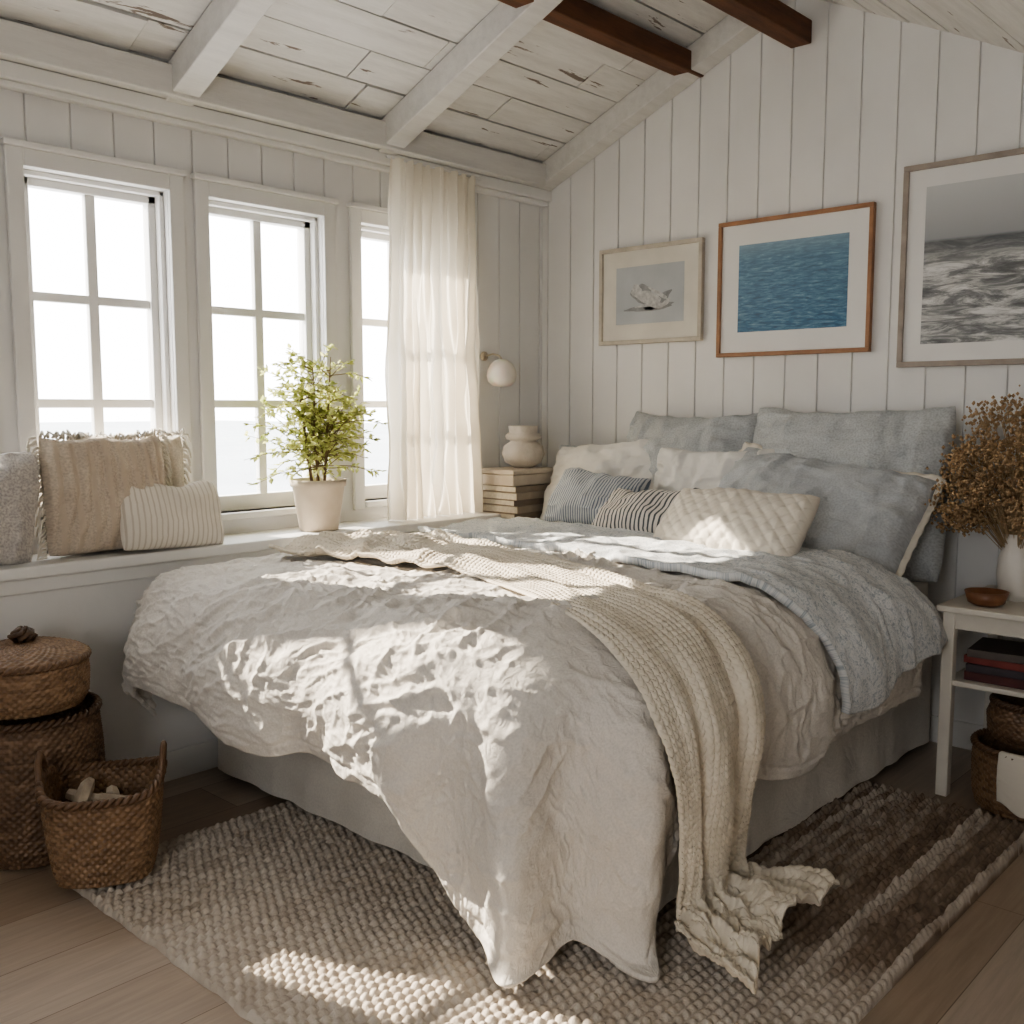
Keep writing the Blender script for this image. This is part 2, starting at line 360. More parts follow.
def SN(a,b,folds=1.0,h=.01):
    da=S(a+h,b,folds)-S(a-h,b,folds); db=S(a,b+h,folds)-S(a,b-h,folds); n=np.cross(da,db); return n/(np.linalg.norm(n,axis=-1,keepdims=True)+1e-9)
def dnorm(P):
    du=np.gradient(P,axis=0); dv=np.gradient(P,axis=1); n=np.cross(du,dv); n/=np.linalg.norm(n,axis=2,keepdims=True)+1e-9; return n
nu,nv=560,600
u=np.linspace(0,1,nu); v=np.linspace(0,1,nv); U,Vv=np.meshgrid(u,v,indexing='ij')
b0=1.02+.02*np.sin(U*17)+.03*fbm(U*6,U*0,101)+.05*sstep(U,.55,.8); b1=3.74
Bc=b0+(b1-b0)*Vv
a0=1.35+.018*np.sin(Bc*6)+.03*fbm(Bc*3,Bc*0+2,103); a1=3.72+.12*(1-sstep(Bc,1.3,1.9))
Ac=a0+(a1-a0)*U
# near corner: polar remap so that the hem falls in a broad rounded flap down to the rug
CXc,CYc=2.32,2.06
pc=(CXc-Ac)/(CXc-a0); qc=(CYc-Bc)/(CYc-b0); inc=(pc>0)&(qc>0)
pc1=np.clip(pc,1e-6,1); qc1=np.clip(qc,1e-6,1); rho=np.maximum(pc1,qc1); th=np.arctan2(qc1,pc1)
ext=(CXc-a0)*np.cos(th)**2+(CYc-b0)*np.sin(th)**2+(.33+.03*np.sin(th*13))*sstep(np.sin(2*th),.08,.80)
An=CXc-rho*ext*np.cos(th); Bn=CYc-rho*ext*np.sin(th)
Ac=np.where(inc,An,Ac); Bc=np.where(inc,Bn,Bc)
cfac=np.where(inc,sstep(rho,.35,.8)*sstep(np.sin(2*th),.1,.7),0)
P=S(Ac,Bc)
P=P+SN(Ac,Bc)*(.034*fbm(Ac*2.2,Bc*2.2,22,2)+.010*fbm(Ac*6,Bc*6,24,2))[...,None]
n=dnorm(P)
wx=Ac+.06*fbm(Ac*4,Bc*4,31); wy=Bc+.06*fbm(Ac*4,Bc*4,37)
an=math.radians(30); rx=wx*math.cos(an)+wy*math.sin(an); ry=-wx*math.sin(an)+wy*math.cos(an)
msk=(.45+1.0*vn(Ac*2.5,Bc*2.5,48))*(1-.45*cfac)
wr=.0100*crease(rx*11,ry*3.0,51,1.8)+.0075*crease(rx*23,ry*6,53,1.8)+.0068*crease(wx*7,wy*14,57,2.0)+.0048*crease(wx*40,wy*20,59,1.5)+.0018*fbm(wx*70,wy*60,61,3)
ed=np.minimum(u[:,None]*2.4,v[None,:]*2.8); ew=np.clip(ed/.05,0,1)
hemline=-.006*np.exp(-((ed-.04)/.007)**2)
P=P+n*(wr*msk*1.55*(.4+.6*ew)+hemline)[...,None]
zl=P[...,2]; P[...,2]=np.where(zl<.065,.045+.020*np.exp((zl-.065)/.03),zl)
DUV=fabric('washed_linen_duvet',(.76,.715,.65),(.68,.635,.575),wr=.4,wrs=30,fleck=.10,weave=420,vs=3)
duv=mesh_obj('duvet',P.reshape(-1,3),gfaces(nu,nv),DUV,True,np.stack([Ac,Bc],-1).reshape(-1,2)); tag(duv,'rumpled cream linen duvet draped over the bed','duvet')
m=duv.modifiers.new('Solid','SOLIDIFY'); m.thickness=.014; m.offset=-1
# quilt laid across
nu2,nv2=320,220
s=np.linspace(3.44,1.17,nu2); w_=np.linspace(0,1,nv2); Bq,Wq=np.meshgrid(s,w_,indexing='ij')
aL=np.interp(s,[1.12,1.72,2.3,3.44],[3.08,2.86,2.93,3.06])+.02*fbm(s*3,s*0,111); aR=np.interp(s,[1.12,1.72,2.3,3.44],[3.94,3.62,3.66,3.74])+.02*fbm(s*3,s*0+5,113)
Aq=aL[:,None]+(aR-aL)[:,None]*Wq; Bq=Bq+.03*fbm(Wq*3,Wq*0,117)*sstep(-Bq,-1.5,-1.1)+.12*Wq*sstep(-Bq,-1.75,-1.15)
nq=SN(Aq,Bq,.5); hang=sstep(-Bq,-1.75,-1.2)
fold=.020*np.sin(Wq*11+2*fbm(Bq*1.5,Wq*2,119))*hang+.02*fbm(Aq*4,Bq*3,121)
thick=.040+.012*crease((Aq+Bq)*6.5,(Aq-Bq)*6.5,123,1.3)+.008*crease(Aq*14,Bq*11,125,2)
Q=S(Aq,Bq,.5)+nq*(thick+fold+.022*hang)[...,None]
FLO,nt,b=newmat('blue_floral_quilt')
v=coords(nt,'UV'); n1=N(nt,'ShaderNodeTexNoise',i_Scale=75.0,i_Detail=4.0,i_Roughness=.75,i_Distortion=1.2); nt.links.new(v,n1.inputs['Vector'])
r=ramp(nt,[(.38,(.38,.425,.46)),(.47,(.60,.62,.63)),(.55,(.76,.755,.735)),(.64,(.57,.60,.62))]); nt.links.new(n1.outputs['Fac'],r.inputs['Fac']); nt.links.new(r.outputs['Color'],b.inputs['Base Color']); b.inputs['Roughness'].default_value=.9
bp=N(nt,'ShaderNodeBump',i_Strength=.5,i_Distance=.006); nt.links.new(n1.outputs['Fac'],bp.inputs['Height']); nt.links.new(bp.outputs['Normal'],b.inputs['Normal'])
bk=mesh_obj('blanket',Q.reshape(-1,3),gfaces(nu2,nv2),FLO,True,np.stack([Aq,Bq],-1).reshape(-1,2)); tag(bk,'pale blue grey speckled quilt laid across the bed','blanket')
m=bk.modifiers.new('Solid','SOLIDIFY'); m.thickness=.028; m.offset=0
# knitted throw
nl,nw=1000,210
s=np.linspace(0,1,nl); w_=np.linspace(-.5,.5,nw); bl_=3.42-s*(3.42-.46); Bt,Wt=np.meshgrid(bl_,w_,indexing='ij')
ac=np.interp(bl_,[.44,.8,1.0,1.4,1.72,1.95,2.4,3.0,3.4],[2.22,2.22,2.23,2.26,2.33,2.42,2.56,2.58,2.46])
wd_=np.interp(bl_,[.44,.62,.80,1.1,1.5,1.72,2.4,3.1,3.4],[.86,.74,.54,.45,.44,.44,.44,.48,.52])
ac=np.convolve(np.pad(ac,30,'edge'),np.ones(61)/61,'valid'); wd_=np.convolve(np.pad(wd_,20,'edge'),np.ones(41)/41,'valid')
At=ac[:,None]+wd_[:,None]*Wt+.022*fbm(Bt*3,Wt*2,131)
Bt2=Bt+Wt*wd_[:,None]*.25*sstep(Bt,1.8,2.4)+.07*fbm(Wt*5,Bt*0+1,141)*sstep(-Bt,-.9,-.5)
hang=sstep(-Bt,-1.75,-1.2); endr=sstep(-Bt,-.98,-.66); bun=sstep(Bt,2.2,3.0)
Pt=S(At,Bt2,.5); nt_=SN(At,Bt2,.3)
L_=bl_[0]-Bt
pm=.5+.8*vn(Wt*3,Bt*1.5,145)
pleat=(.008+.012*hang+.008*bun)*pm*np.sin(Wt*2*np.pi*2.6+2.2*fbm(Bt*1.3,Wt*2,133)*2)+.013*fbm(Bt*4,Wt*5,135)+bun*(.018*crease(At*9+Bt*4,Bt*6-At*3,151,1.6)+.008*np.sin(L_*30+4*fbm(Wt*3,Bt*2,153)))
rs=np.sin(Wt*2*np.pi*3.6+4*fbm(Bt*5,Wt*4,137)); rt_=np.sin(L_*26+5*fbm(Wt*4,Bt*3,147)); ruff=endr*(.034*rs*rs+.024*rt_*rt_*(1-.5*rs*rs)+.022*(fbm(Wt*6,Bt*9,139,2)+.2)+.003*np.sin(Wt*2*np.pi*18+L_*20))
kk=(Wt*24)%1; kn=np.abs(np.sin(np.pi*kk))**.55*(.62+.38*np.sin(2*np.pi*(L_/.019+np.abs(kk-.5)*1.3)))
Pt=Pt+nt_*(.044+.02*hang+pleat+np.maximum(ruff,-.004)+.0075*kn)[...,None]
Pt[...,2]=np.maximum(Pt[...,2],.056)
KNIT=simple('cream_wool',(.77,.70,.59),(.67,.60,.49),rough=.95,vs=14,bs=260,bump=.5,dist=.003)
tw=mesh_obj('throw_blanket',Pt.reshape(-1,3),gfaces(nl,nw),KNIT,True,np.stack([Wt,Bt],-1).reshape(-1,2)); tag(tw,'cream chunky knitted throw trailing onto the rug','blanket')
m=tw.modifiers.new('Solid','SOLIDIFY'); m.thickness=.010; m.offset=0
# ---------------------------------------------------------------- pillows
def pillow(name,base,ang,lean,W,H,T,mat,label,cat='pillow',roll=0,flange=0,flmat=None,seed=0,pinch=.04,wr=1.0,n=84,quilt=0,p=2.3,vert=0,sag=.05):
    u=np.sin(np.linspace(-1,1,n)*np.pi/2); U,Vv=np.meshgrid(u,u,indexing='ij')
    prof=np.clip((1-np.abs(U)**p),0,1)**.5*np.clip((1-np.abs(Vv)**p),0,1)**.5
    rc=1-.055*U**4*Vv**4
    x=W/2*U*(1-pinch*(1-Vv**2)*U**2)*rc; z=H/2*Vv*(1-pinch*(1-U**2)*Vv**2)*rc
    z=z-sag*H*(1-U**2)*np.clip(Vv,0,1)**2
    s=seed*3.1
    z=z+.022*fbm(U*2+s,U*0,seed+70)*np.clip(Vv,0,1)
    th=T/2*prof*(1-.20*Vv)
    msk=np.clip(prof*3,0,1)
    xx=x+.03*fbm(x*7+s,z*7,seed+40); zz=z+.03*fbm(x*7,z*7+s,seed+44)
    wn=(.040*fbm(x*4.5+s,z*4.5-s,seed)+.026*crease(xx*8+s,zz*4.5,seed+3,1.8)*(1.2-prof*.5)+.014*crease(xx*14,zz*18+s,seed+5,1.6))*wr*msk
    wn2=(.012*fbm(x*6-s,z*6+s,seed+9)+.010*crease(xx*8-s,zz*7,seed+13,2.5))*wr*msk
    if vert: wn=wn+vert*np.abs(np.sin(x*60+3*fbm(x*4,z*3,seed+20)))*msk
    if quilt: wn=wn-.010*((1-np.abs(np.sin((x+z)*np.pi/quilt))**.3)+(1-np.abs(np.sin((x-z)*np.pi/quilt))**.3))*msk
    F=np.stack([x,-(th+wn),z],-1).reshape(-1,3); Bq=np.stack([x,th+wn2,z],-1).reshape(-1,3)
    f1=gfaces(n,n); f2=gfaces(n,n)[:,::-1]+n*n
    uv=np.stack([x,z],-1).reshape(-1,2); uv=np.vstack([uv,uv+[W*1.3,0]])
    V=np.vstack([F,Bq]); FF=np.vstack([f1,f2])
    o=mesh_obj(name,V,FF,mat,True,uv)
    wd=o.modifiers.new('Weld','WELD'); wd.merge_threshold=.0004
    wv=Vector((math.cos(ang),math.sin(ang),0)); back=Vector((0,0,1)).cross(wv)
    lr=math.radians(lean); up=Vector((0,0,1))*math.cos(lr)+back*math.sin(lr); bk_=back*math.cos(lr)-Vector((0,0,1))*math.sin(lr)
    rr=math.radians(roll); w2=wv*math.cos(rr)+up*math.sin(rr); u2=up*math.cos(rr)-wv*math.sin(rr)
    Mx=Matrix((w2,bk_,u2)).transposed().to_4x4(); ctr=Vector(base)+up*(H/2); Mx.translation=ctr; o.matrix_world=Mx
    tag(o,label,cat)
    if flange:
        m_=240; a=np.linspace(0,1,m_,endpoint=False); per=[]
        for q in a:
            k=q*4; i=int(k); f=(k-i)*2-1
            pt=[(f,-1),(1,f),(-f,1),(-1,-f)][i]; per.append(pt)
        per=np.array(per); rows=[]; rc=1-.055*per[:,0]**4*per[:,1]**4
        ex=W/2*per[:,0]*(1-pinch*(1-per[:,1]**2)*per[:,0]**2)*rc; ez=H/2*per[:,1]*(1-pinch*(1-per[:,0]**2)*per[:,1]**2)*rc-sag*H*(1-per[:,0]**2)*np.clip(per[:,1],0,1)**2
        ez=ez+.022*fbm(per[:,0]*2+s,per[:,0]*0,seed+70)*np.clip(per[:,1],0,1)
        for j,kf in enumerate((-.3,.3,1.0)):
            sx=(W/2+flange*kf)/(W/2); sz=(H/2+flange*kf)/(H/2); wav=.006*np.sin(a*2*np.pi*46)*(j/2)
            rows.append(np.stack([ex*sx,wav,ez*sz],1))
        R=np.array(rows); fo=mesh_obj('pillow_trim',R.reshape(-1,3),gfaces(3,m_,False,True),flmat or mat,True,R.reshape(-1,3)[:,[0,2]])
        sm=fo.modifiers.new('S','SOLIDIFY'); sm.thickness=.005; sm.offset=0
        fo.parent=o
    return o
BLUE=fabric('blue_grey_linen',(.54,.56,.565),(.46,.48,.49),fleck=.2,wr=.5,wrs=12)
BLUE2=fabric('soft_blue_linen',(.54,.56,.57),(.47,.49,.505),fleck=.15,wr=.5,wrs=10)
GREYB=fabric('grey_blue_slub',(.57,.59,.59),(.49,.51,.515),fleck=.22,wr=.4,wrs=12)
WHT=fabric('white_cotton',(.76,.74,.70),(.69,.675,.64),wr=.5,wrs=9)
WHTQ=fabric('ivory_cotton',(.78,.72,.62),(.70,.64,.55),wr=.3,wrs=12)
STR1=fabric('blue_ticking',(.56,.57,.57),(.48,.50,.51),stripe=[('X',22,(.17,.20,.25),.55)],wr=.4)
STR2=fabric('charcoal_stripe',(.68,.64,.58),(.60,.56,.51),stripe=[('X',13,(.09,.10,.11),.62)],wr=.4)
LACE=fabric('lace_trim',(.76,.71,.62),wr=.2)
A90=-math.pi/2
def hp(*a,**k): return pillow('pillow',*a,**k)
BZ=.84
hp((4.20,2.78,BZ+.01),A90,13,.78,.66,.30,BLUE,'blue grey linen square pillow leaning on wall',seed=1,sag=.07)
hp((4.18,1.96,BZ-.09),A90,12,.96,.79,.30,GREYB,'large slubby blue grey square pillow leaning on wall',seed=2,roll=1.0,sag=.05)
hp((4.04,3.18,BZ-.01),A90,24,.78,.54,.26,WHT,'white cotton pillow leaning at the bed head',seed=3,roll=6,flange=.012,flmat=BLUE2)
hp((4.02,2.54,BZ),A90,16,.66,.50,.20,WHT,'pale cotton pillow in the middle of the stack',seed=4)
hp((3.80,1.99,BZ-.09),A90,36,.97,.65,.28,BLUE2,'soft blue linen sham with lace trimmed edge',seed=5,roll=-8,flange=.028,flmat=LACE)
pillow('cushion',(3.76,3.02,BZ+.05),A90+.1,34,.52,.34,.20,STR1,'blue ticking striped cushion','cushion',roll=-4,seed=6,wr=.6)
pillow('cushion',(3.60,2.62,BZ+.06),A90-.1,42,.56,.30,.18,STR2,'charcoal and white striped lumbar cushion','cushion',roll=3,seed=7,wr=.6)
pillow('cushion',(3.40,2.08,BZ+.068),A90-.05,44,.68,.35,.19,WHTQ,'ivory quilted lumbar cushion','cushion',roll=1,seed=8,quilt=.06,wr=.4,n=120)
KN2=fabric('cream_brown_weave',(.70,.61,.50),(.56,.47,.38),stripe=[('X',5.5,(.58,.49,.39),.72)],wr=.5,wrs=25,fleck=.2)
KN3=fabric('cream_gathered',(.74,.67,.57),(.62,.55,.45),wr=.5,wrs=25,fleck=.15)
GRP=fabric('speckled_grey',(.66,.62,.57),(.50,.47,.45),fleck=.3,wr=.4,wrs=20,vs=30)
STR3=fabric('cream_ribbed',(.80,.75,.67),(.73,.68,.60),stripe=[('X',14,(.60,.54,.46),.75)],wr=.3)
pillow('cushion',(1.28,3.78,LZ+.0),0,10,.44,.46,.19,GRP,'pale speckled cushion leaning by the window','cushion',seed=20,roll=-9,sag=.10)
def fringe(cb,W2=.25,H2=.235):
    pr=[]
    for sx in (-1,1):
        for k in range(34):
            z=-H2+.01+k*.0135; x=sx*(W2-.012*(1-(z/H2)**2)); y=random.uniform(-.006,.006)
            p0=(x,y,z); p1=(x+sx*random.uniform(.012,.03),y+random.uniform(-.01,.01),z-random.uniform(.0,.02)); p2=(p1[0]+sx*.01,p1[1],p1[2]-random.uniform(.02,.04))
            pr.append(tube([p0,p1,p2],[.006,.005,.003],5))
    for k in range(34):
        x=-.23+k*.014; z=.198+.022*(abs(x)/.22)
        pr.append(tube([(x,0,z),(x+random.uniform(-.01,.01),-.02,z+random.uniform(.012,.025)),(x+random.uniform(-.015,.015),-.045,z+.002)],[.006,.005,.003],5))
    V,F=merge(pr); fr=mesh_obj('fringe',V,F,LACE,True); fr.parent=cb
cb2=pillow('cushion',(1.89,3.872,LZ+.0),0,2,.50,.46,.09,KN3,'cream gathered fringed cushion against the window','cushion',seed=24,vert=.010,n=110,wr=.3); fringe(cb2)
cb=pillow('cushion',(1.76,3.775,LZ+.0),0,6,.50,.47,.17,KN2,'cream and brown gathered linen cushion with tasselled edge','cushion',seed=21,vert=.014,n=130,wr=.5); fringe(cb)
pillow('cushion',(1.985,3.680,LZ+.0),.06,14,.46,.28,.11,STR3,'small cream ribbed lumbar cushion','cushion',seed=22,roll=-3,wr=.4)
# ---------------------------------------------------------------- rug
kx=.030; ky=.030; nx=int(2.50/kx*5); ny=int(2.17/ky*6)
RX0,RX1,RY0,RY1=1.25,3.74,.95,3.12
gx=np.linspace(RX0,RX1,nx); gy=np.linspace(RY0,RY1,ny); GX,GY=np.meshgrid(gx,gy,indexing='ij')
wgt=sstep(GX,2.15,2.65)
jy=.006*fbm(GX*3,GY*3,79)+wgt*.010*fbm(GX*9,GY*5,78)
row=np.floor((GY+jy-RY0)/ky); ph_=(row%2)*.5
cu=((GX-RX0)/kx+ph_+.25*fbm(GX*4,GY*30,80))%1; cv=((GY+jy-RY0)/ky)%1
kn=(np.sin(np.pi*cu)**.6*(1-wgt*.6)+wgt*.6)*(np.sin(np.pi*cv)**.6)
cid=TAB[(np.floor((GX-RX0)/kx+ph_)).astype(int)%256,row.astype(int)%256]
rowr=TAB[7,row.astype(int)%256]
Z=.010+.018*kn*(.75+.35*cid)*(1+wgt*(.3+.8*rowr))+.004*fbm(GX*3,GY*3,90)+wgt*.014*fbm(GX*40,GY*70,93,3)*kn
bord=np.minimum(np.minimum(GX-RX0,RX1-GX),np.minimum(GY-RY0,RY1-GY)); Z=np.where(bord<.001,.001,np.maximum(Z,.002))
EX=.012*(fbm(GY*9,GY*0,91)); 
Pr=np.stack([GX+EX*(np.abs(GX-(RX0+RX1)/2)>1.1),GY,Z],-1)
RUG,nt,b=newmat('chunky_woven_rug')
at=N(nt,'ShaderNodeAttribute',attribute_name='knot'); r=ramp(nt,[(0,(.12,.080,.055)),(.35,(.25,.185,.135)),(.65,(.48,.415,.345)),(1,(.62,.56,.485))]); nt.links.new(at.outputs['Fac'],r.inputs['Fac'])
v=coords(nt,'Object'); nn_=N(nt,'ShaderNodeTexNoise',i_Scale=220.0,i_Detail=3.0); nt.links.new(v,nn_.inputs['Vector'])
bp=N(nt,'ShaderNodeBump',i_Strength=.6,i_Distance=.004); nt.links.new(nn_.outputs['Fac'],bp.inputs['Height']); nt.links.new(bp.outputs['Normal'],b.inputs['Normal'])
nt.links.new(r.outputs['Color'],b.inputs['Base Color']); b.inputs['Roughness'].default_value=.95
rug=mesh_obj('rug',Pr.reshape(-1,3),gfaces(nx,ny),RUG,True); at_=rug.data.attributes.new('knot','FLOAT','POINT')
val=np.clip((.64+.26*cid)*(1-wgt)+wgt*(.13+.55*rowr**1.2)+.12*fbm(GX*4,GY*14,95)+wgt*.25*fbm(GX*14,GY*50,96),0,1); at_.data.foreach_set('value',val.ravel())
tag(rug,'chunky woven grey beige wool rug on oak floor','rug')
# ---------------------------------------------------------------- baskets
def weave_surface(prof,S=44,hr=.017,amp=.006,sub=5,thr=None):
    pr=np.array(prof); d=np.r_[0,np.cumsum(np.hypot(np.diff(pr[:,0]),np.diff(pr[:,1])))]
    rows=max(int(round(d[-1]/hr)),1); hr=d[-1]/rows; nz=rows*sub+1; s=np.linspace(0,d[-1],nz); r=np.interp(s,d,pr[:,0]); z=np.interp(s,d,pr[:,1])
    dr=np.gradient(r,s); dz=np.gradient(z,s); nth=S*5; th=np.linspace(0,2*np.pi,nth,endpoint=False) if thr is None else np.linspace(thr[0],thr[1],nth)
    TH,SS=np.meshgrid(th,s,indexing='ij'); rowi=np.floor(SS/hr-1e-6); ripple=np.abs(np.sin(np.pi*SS/hr))**.5
    even=rowi%2
    dsp=amp*ripple*(.35+.65*np.cos(S/2*TH+np.pi*even))
    cell=np.floor((S/2*TH/np.pi+even+.5)/2).astype(int)
    att=TAB[cell%256,(rowi.astype(int)*7+3)%256]*.45+.25*TAB[5,rowi.astype(int)%256]
    rr=r[None,:]+dsp*dz[None,:]; zz=z[None,:]-dsp*dr[None,:]
    V=np.stack([rr*np.cos(TH),rr*np.sin(TH),zz],-1); return V.reshape(-1,3),gfaces(nth,nz,thr is None,False),att.ravel()
def wobj(name,W,mat):
    V,F,A=W; o=mesh_obj(name,V,F,mat,True); a=o.data.attributes.new('strand','FLOAT','POINT'); a.data.foreach_set('value',A.astype(float)); return o
def braid_ring(R,z,r=.012,tw=26,seg=8,n=180):
    parts=[]
    for ph0 in (0,math.pi):
        path=[]
        for i in range(n):
            a=2*math.pi*i/n; q=a*tw+ph0; rr=R+r*.6*math.cos(q); path.append((rr*math.cos(a),rr*math.sin(a),z+r*.6*math.sin(q)))
        parts.append(tube(path,r*.62,6,True))
    return merge(parts)
def basket(loc,prof,mat,label,rim=True,handles=0,S=44,hr=.017,amp=.006,hd=0,square=0,peak=0):
    e=empty('wicker_basket',loc,label,'basket'); H=prof[-1][1]
    def deform(V):
        V=np.array(V,float); th=np.arctan2(V[:,1],V[:,0])-hd
        if square:
            f=1/(np.abs(np.cos(th))**5+np.abs(np.sin(th))**5)**(1/5); f=1+(f-1)*square; f*=.95; V[:,0]*=f; V[:,1]*=f
        if peak: V[:,2]+=peak*np.clip(V[:,2]/H,0,1.2)**3*np.cos(th)**4
        return V
    W=weave_surface(prof,S,hr,amp); o=wobj('basket_body',(deform(W[0]),W[1],W[2]),mat); sm=o.modifiers.new('S','SOLIDIFY'); sm.thickness=.008; sm.offset=-1
    r0=prof[0][0]; bo=lathe('basket_base',[(.001,.003),(r0*.94,.003),(r0*.95,.015),(.001,.015)],mat,(0,0,0),40)
    o.parent=e; bo.parent=e
    if rim:
        V,F=braid_ring(prof[-1][0],prof[-1][1],.013,26); ro=mesh_obj('basket_rim',deform(V),F,mat,True); ro.parent=e
    R=prof[-1][0]; z=prof[-1][1]
    for k in range(handles):
        a0=hd+k*math.pi; path=[]; 
        for i in range(17):
            q=math.pi*i/16; aa=a0+.30*math.cos(q); path.append((R*math.cos(aa)*(1+.03*math.sin(q)),R*math.sin(aa)*(1+.03*math.sin(q)),z-.005+.05*math.sin(q)))
        V,F=tube(path,.011,8); h_=mesh_obj('handle',deform(V),F,mat,True); h_.parent=e
    return e
big=basket((1.30,3.44,0),[(.19,.005),(.215,.06),(.225,.20),(.22,.36),(.21,.48)],WICK,'large dark wicker storage basket beside the bed',S=96,hr=.013,amp=.005)
lid=basket((1.285,3.435,.50),[(.175,.005),(.195,.04),(.200,.11),(.195,.165)],WICK2,'round lidded wicker basket stacked on another basket',S=90,hr=.012,amp=.0045)
o=wobj('basket_lid',weave_surface([(.008,.22),(.06,.217),(.13,.207),(.18,.191),(.202,.177),(.207,.160)],80,.012,.004),WICK2); o.parent=lid
kp=[]
for k in range(6):
    a0=k*1.05; kp.append(tube([(.012*math.cos(a0),.012*math.sin(a0),.217),(.04*math.cos(a0),.03*math.sin(a0),.233+.01*(k%2)),(.03*math.cos(a0+1),.03*math.sin(a0+1),.25),(.01*math.cos(a0+2),.01*math.sin(a0+2),.263)],.010,7))
V,F=merge(kp); o=mesh_obj('lid_knob',V,F,WICK,True); o.parent=lid
fb=basket((1.355,3.03,.034),[(.148,.005),(.160,.05),(.174,.14),(.183,.22),(.187,.28)],WICK2,'square open wicker basket with handles holding kindling',handles=2,hd=-.55,S=84,hr=.013,amp=.005,square=.65,peak=.04)
DRIFT=simple('split_firewood',(.60,.52,.42),(.30,.24,.18),rough=.85,vs=12,bs=60,bump=.5)
for k,(dx,dy,ln,an,ti) in enumerate([(-.04,-.03,.20,.3,.15),(.04,.02,.19,1.2,.1),(0,.05,.20,2.2,.1),(.03,-.05,.16,2.7,.15),(-.05,.04,.17,.9,.2)]):
    c=Vector((1.355+dx,3.03+dy,.225+.012*k)); d=Vector((math.cos(an)*math.cos(ti),math.sin(an)*math.cos(ti),math.sin(ti)))
    pth=[c+d*(ln*(q-.5))+Vector((0,0,.006*math.sin(q*5+k))) for q in np.linspace(0,1,7)]
    V,F=tube(pth,[.020,.024,.026,.025,.024,.023,.018],6); o=mesh_obj('firewood_log',V,F,DRIFT,False,loc=tuple(c)); tag(o,'short split log in the open wicker basket','log',group='kindling in the wicker basket')
# ---------------------------------------------------------------- near nightstand
ns=empty('nightstand',(4.16,1.03,0),'cream painted open nightstand with shelf','nightstand')
nx0,nx1,ny0,ny1=3.87,4.45,.70,1.36
par(boxes('nightstand_top',[(nx0-.02,nx1,ny0-.02,ny1+.02,.725,.75)],WHITEWOOD,.006),ns)
par(boxes('apron',[(nx0+.01,nx1-.01,ny1-.03,ny1-.01,.66,.725),(nx0+.01,nx1-.01,ny0+.01,ny0+.03,.66,.725),(nx0+.01,nx0+.03,ny0+.03,ny1-.03,.66,.725),(nx1-.03,nx1-.01,ny0+.03,ny1-.03,.66,.725)],WHITEWOOD,.003),ns)
par(boxes('shelf',[(nx0+.01,nx1-.01,ny0+.01,ny1-.01,.44,.46)],WHITEWOOD,.004),ns)
for (a,b_) in ((nx0,ny0),(nx0,ny1-.045),(nx1-.045,ny0),(nx1-.045,ny1-.045)):
    par(boxes('leg',[(a,a+.045,b_,b_+.045,0,.725)],WHITEWOOD,.005),ns)
PAGES=simple('book_pages',(.72,.66,.55),(.6,.54,.44),rough=.9,vs=60,bs=200,bump=.3)
def book(cx,cy,z,w,d,t,ang,col,label,group):
    m=simple('cover_%02d'%int(random.random()*99),col,tuple(c*.8 for c in col),rough=.6,vs=20,bs=80,bump=.1)
    e=empty('book',(cx,cy,z),label,'book',group=group); 
    cv=boxes('book_cover',[(-w/2,w/2,-d/2,d/2,0,.003),(-w/2,w/2,-d/2,d/2,t-.003,t),(-w/2,-w/2+.004,-d/2,d/2,.003,t-.003)],m,.001,loc=(0,0,0)); cv.parent=e
    pg=boxes('book_pages',[(-w/2+.004,w/2-.004,-d/2+.004,d/2-.004,.003,t-.003)],PAGES,0,loc=(0,0,0)); pg.parent=e
    e.rotation_euler=(0,0,ang); return e
z=.46
for i,(c,t,a) in enumerate([((.10,.03,.03),.035,0),((.06,.05,.06),.03,.06),((.25,.06,.05),.028,-.05),((.12,.10,.09),.03,.1)]):
    book(4.05,1.13,z,.25,.32,t,a,c,['dark red hardback book on the nightstand shelf','black book in stack on the nightstand shelf','red book in stack on the nightstand shelf','dark grey book on top of shelf stack'][i],'books on the nightstand shelf'); z+=t+.0005
nb=basket((3.97,1.06,0.0),[(.17,.005),(.185,.06),(.19,.18),(.185,.24)],WICK2,'wicker basket with pale cloth patch below the nightstand',S=84,hr=.013,amp=.005)
V,F,_=weave_surface([(.196,.05),(.203,.12),(.204,.20),(.198,.252),(.18,.256)],20,.02,.0008,thr=(2.9,3.6)); V=np.array(V); V[:,2]+=.02*np.sin(np.arctan2(V[:,1],-V[:,0])*7)*(V[:,2]<.15); o=mesh_obj('basket_lining',V,F,LACE,True); o.parent=nb; o['label']='pale cloth lining folded over the rim'
sm=o.modifiers.new('S','SOLIDIFY'); sm.thickness=.004
nb2=basket((3.98,1.06,.254),[(.12,.005),(.145,.04),(.15,.10),(.13,.15)],WICK,'small dark wicker basket stacked under the shelf',S=64,hr=.012,amp=.004)
VX,VY=4.16,1.19
vase=empty('flower_vase',(VX,VY,.75),'white ceramic vase of dried brown flowers on nightstand','vase')
o=lathe('vase_body',[(.05,0),(.062,.03),(.072,.10),(.065,.17),(.045,.23),(.052,.26),(.047,.26),(.04,.23),(.03,.1)],CERAM,(0,0,0)); o.parent=vase
DRY=simple('dried_flowers',(.56,.40,.24),(.30,.19,.10),rough=.9,vs=30,bump=0)
STEM=simple('dried_stems',(.44,.32,.19),rough=.9,bump=0)
st=[];bl=[]
ico=[(0,0,1),(0,0,-1),(1,0,0),(-1,0,0),(0,1,0),(0,-1,0)]; icf=[(0,2,4),(0,4,3),(0,3,5),(0,5,2),(1,4,2),(1,3,4),(1,5,3),(1,2,5)]
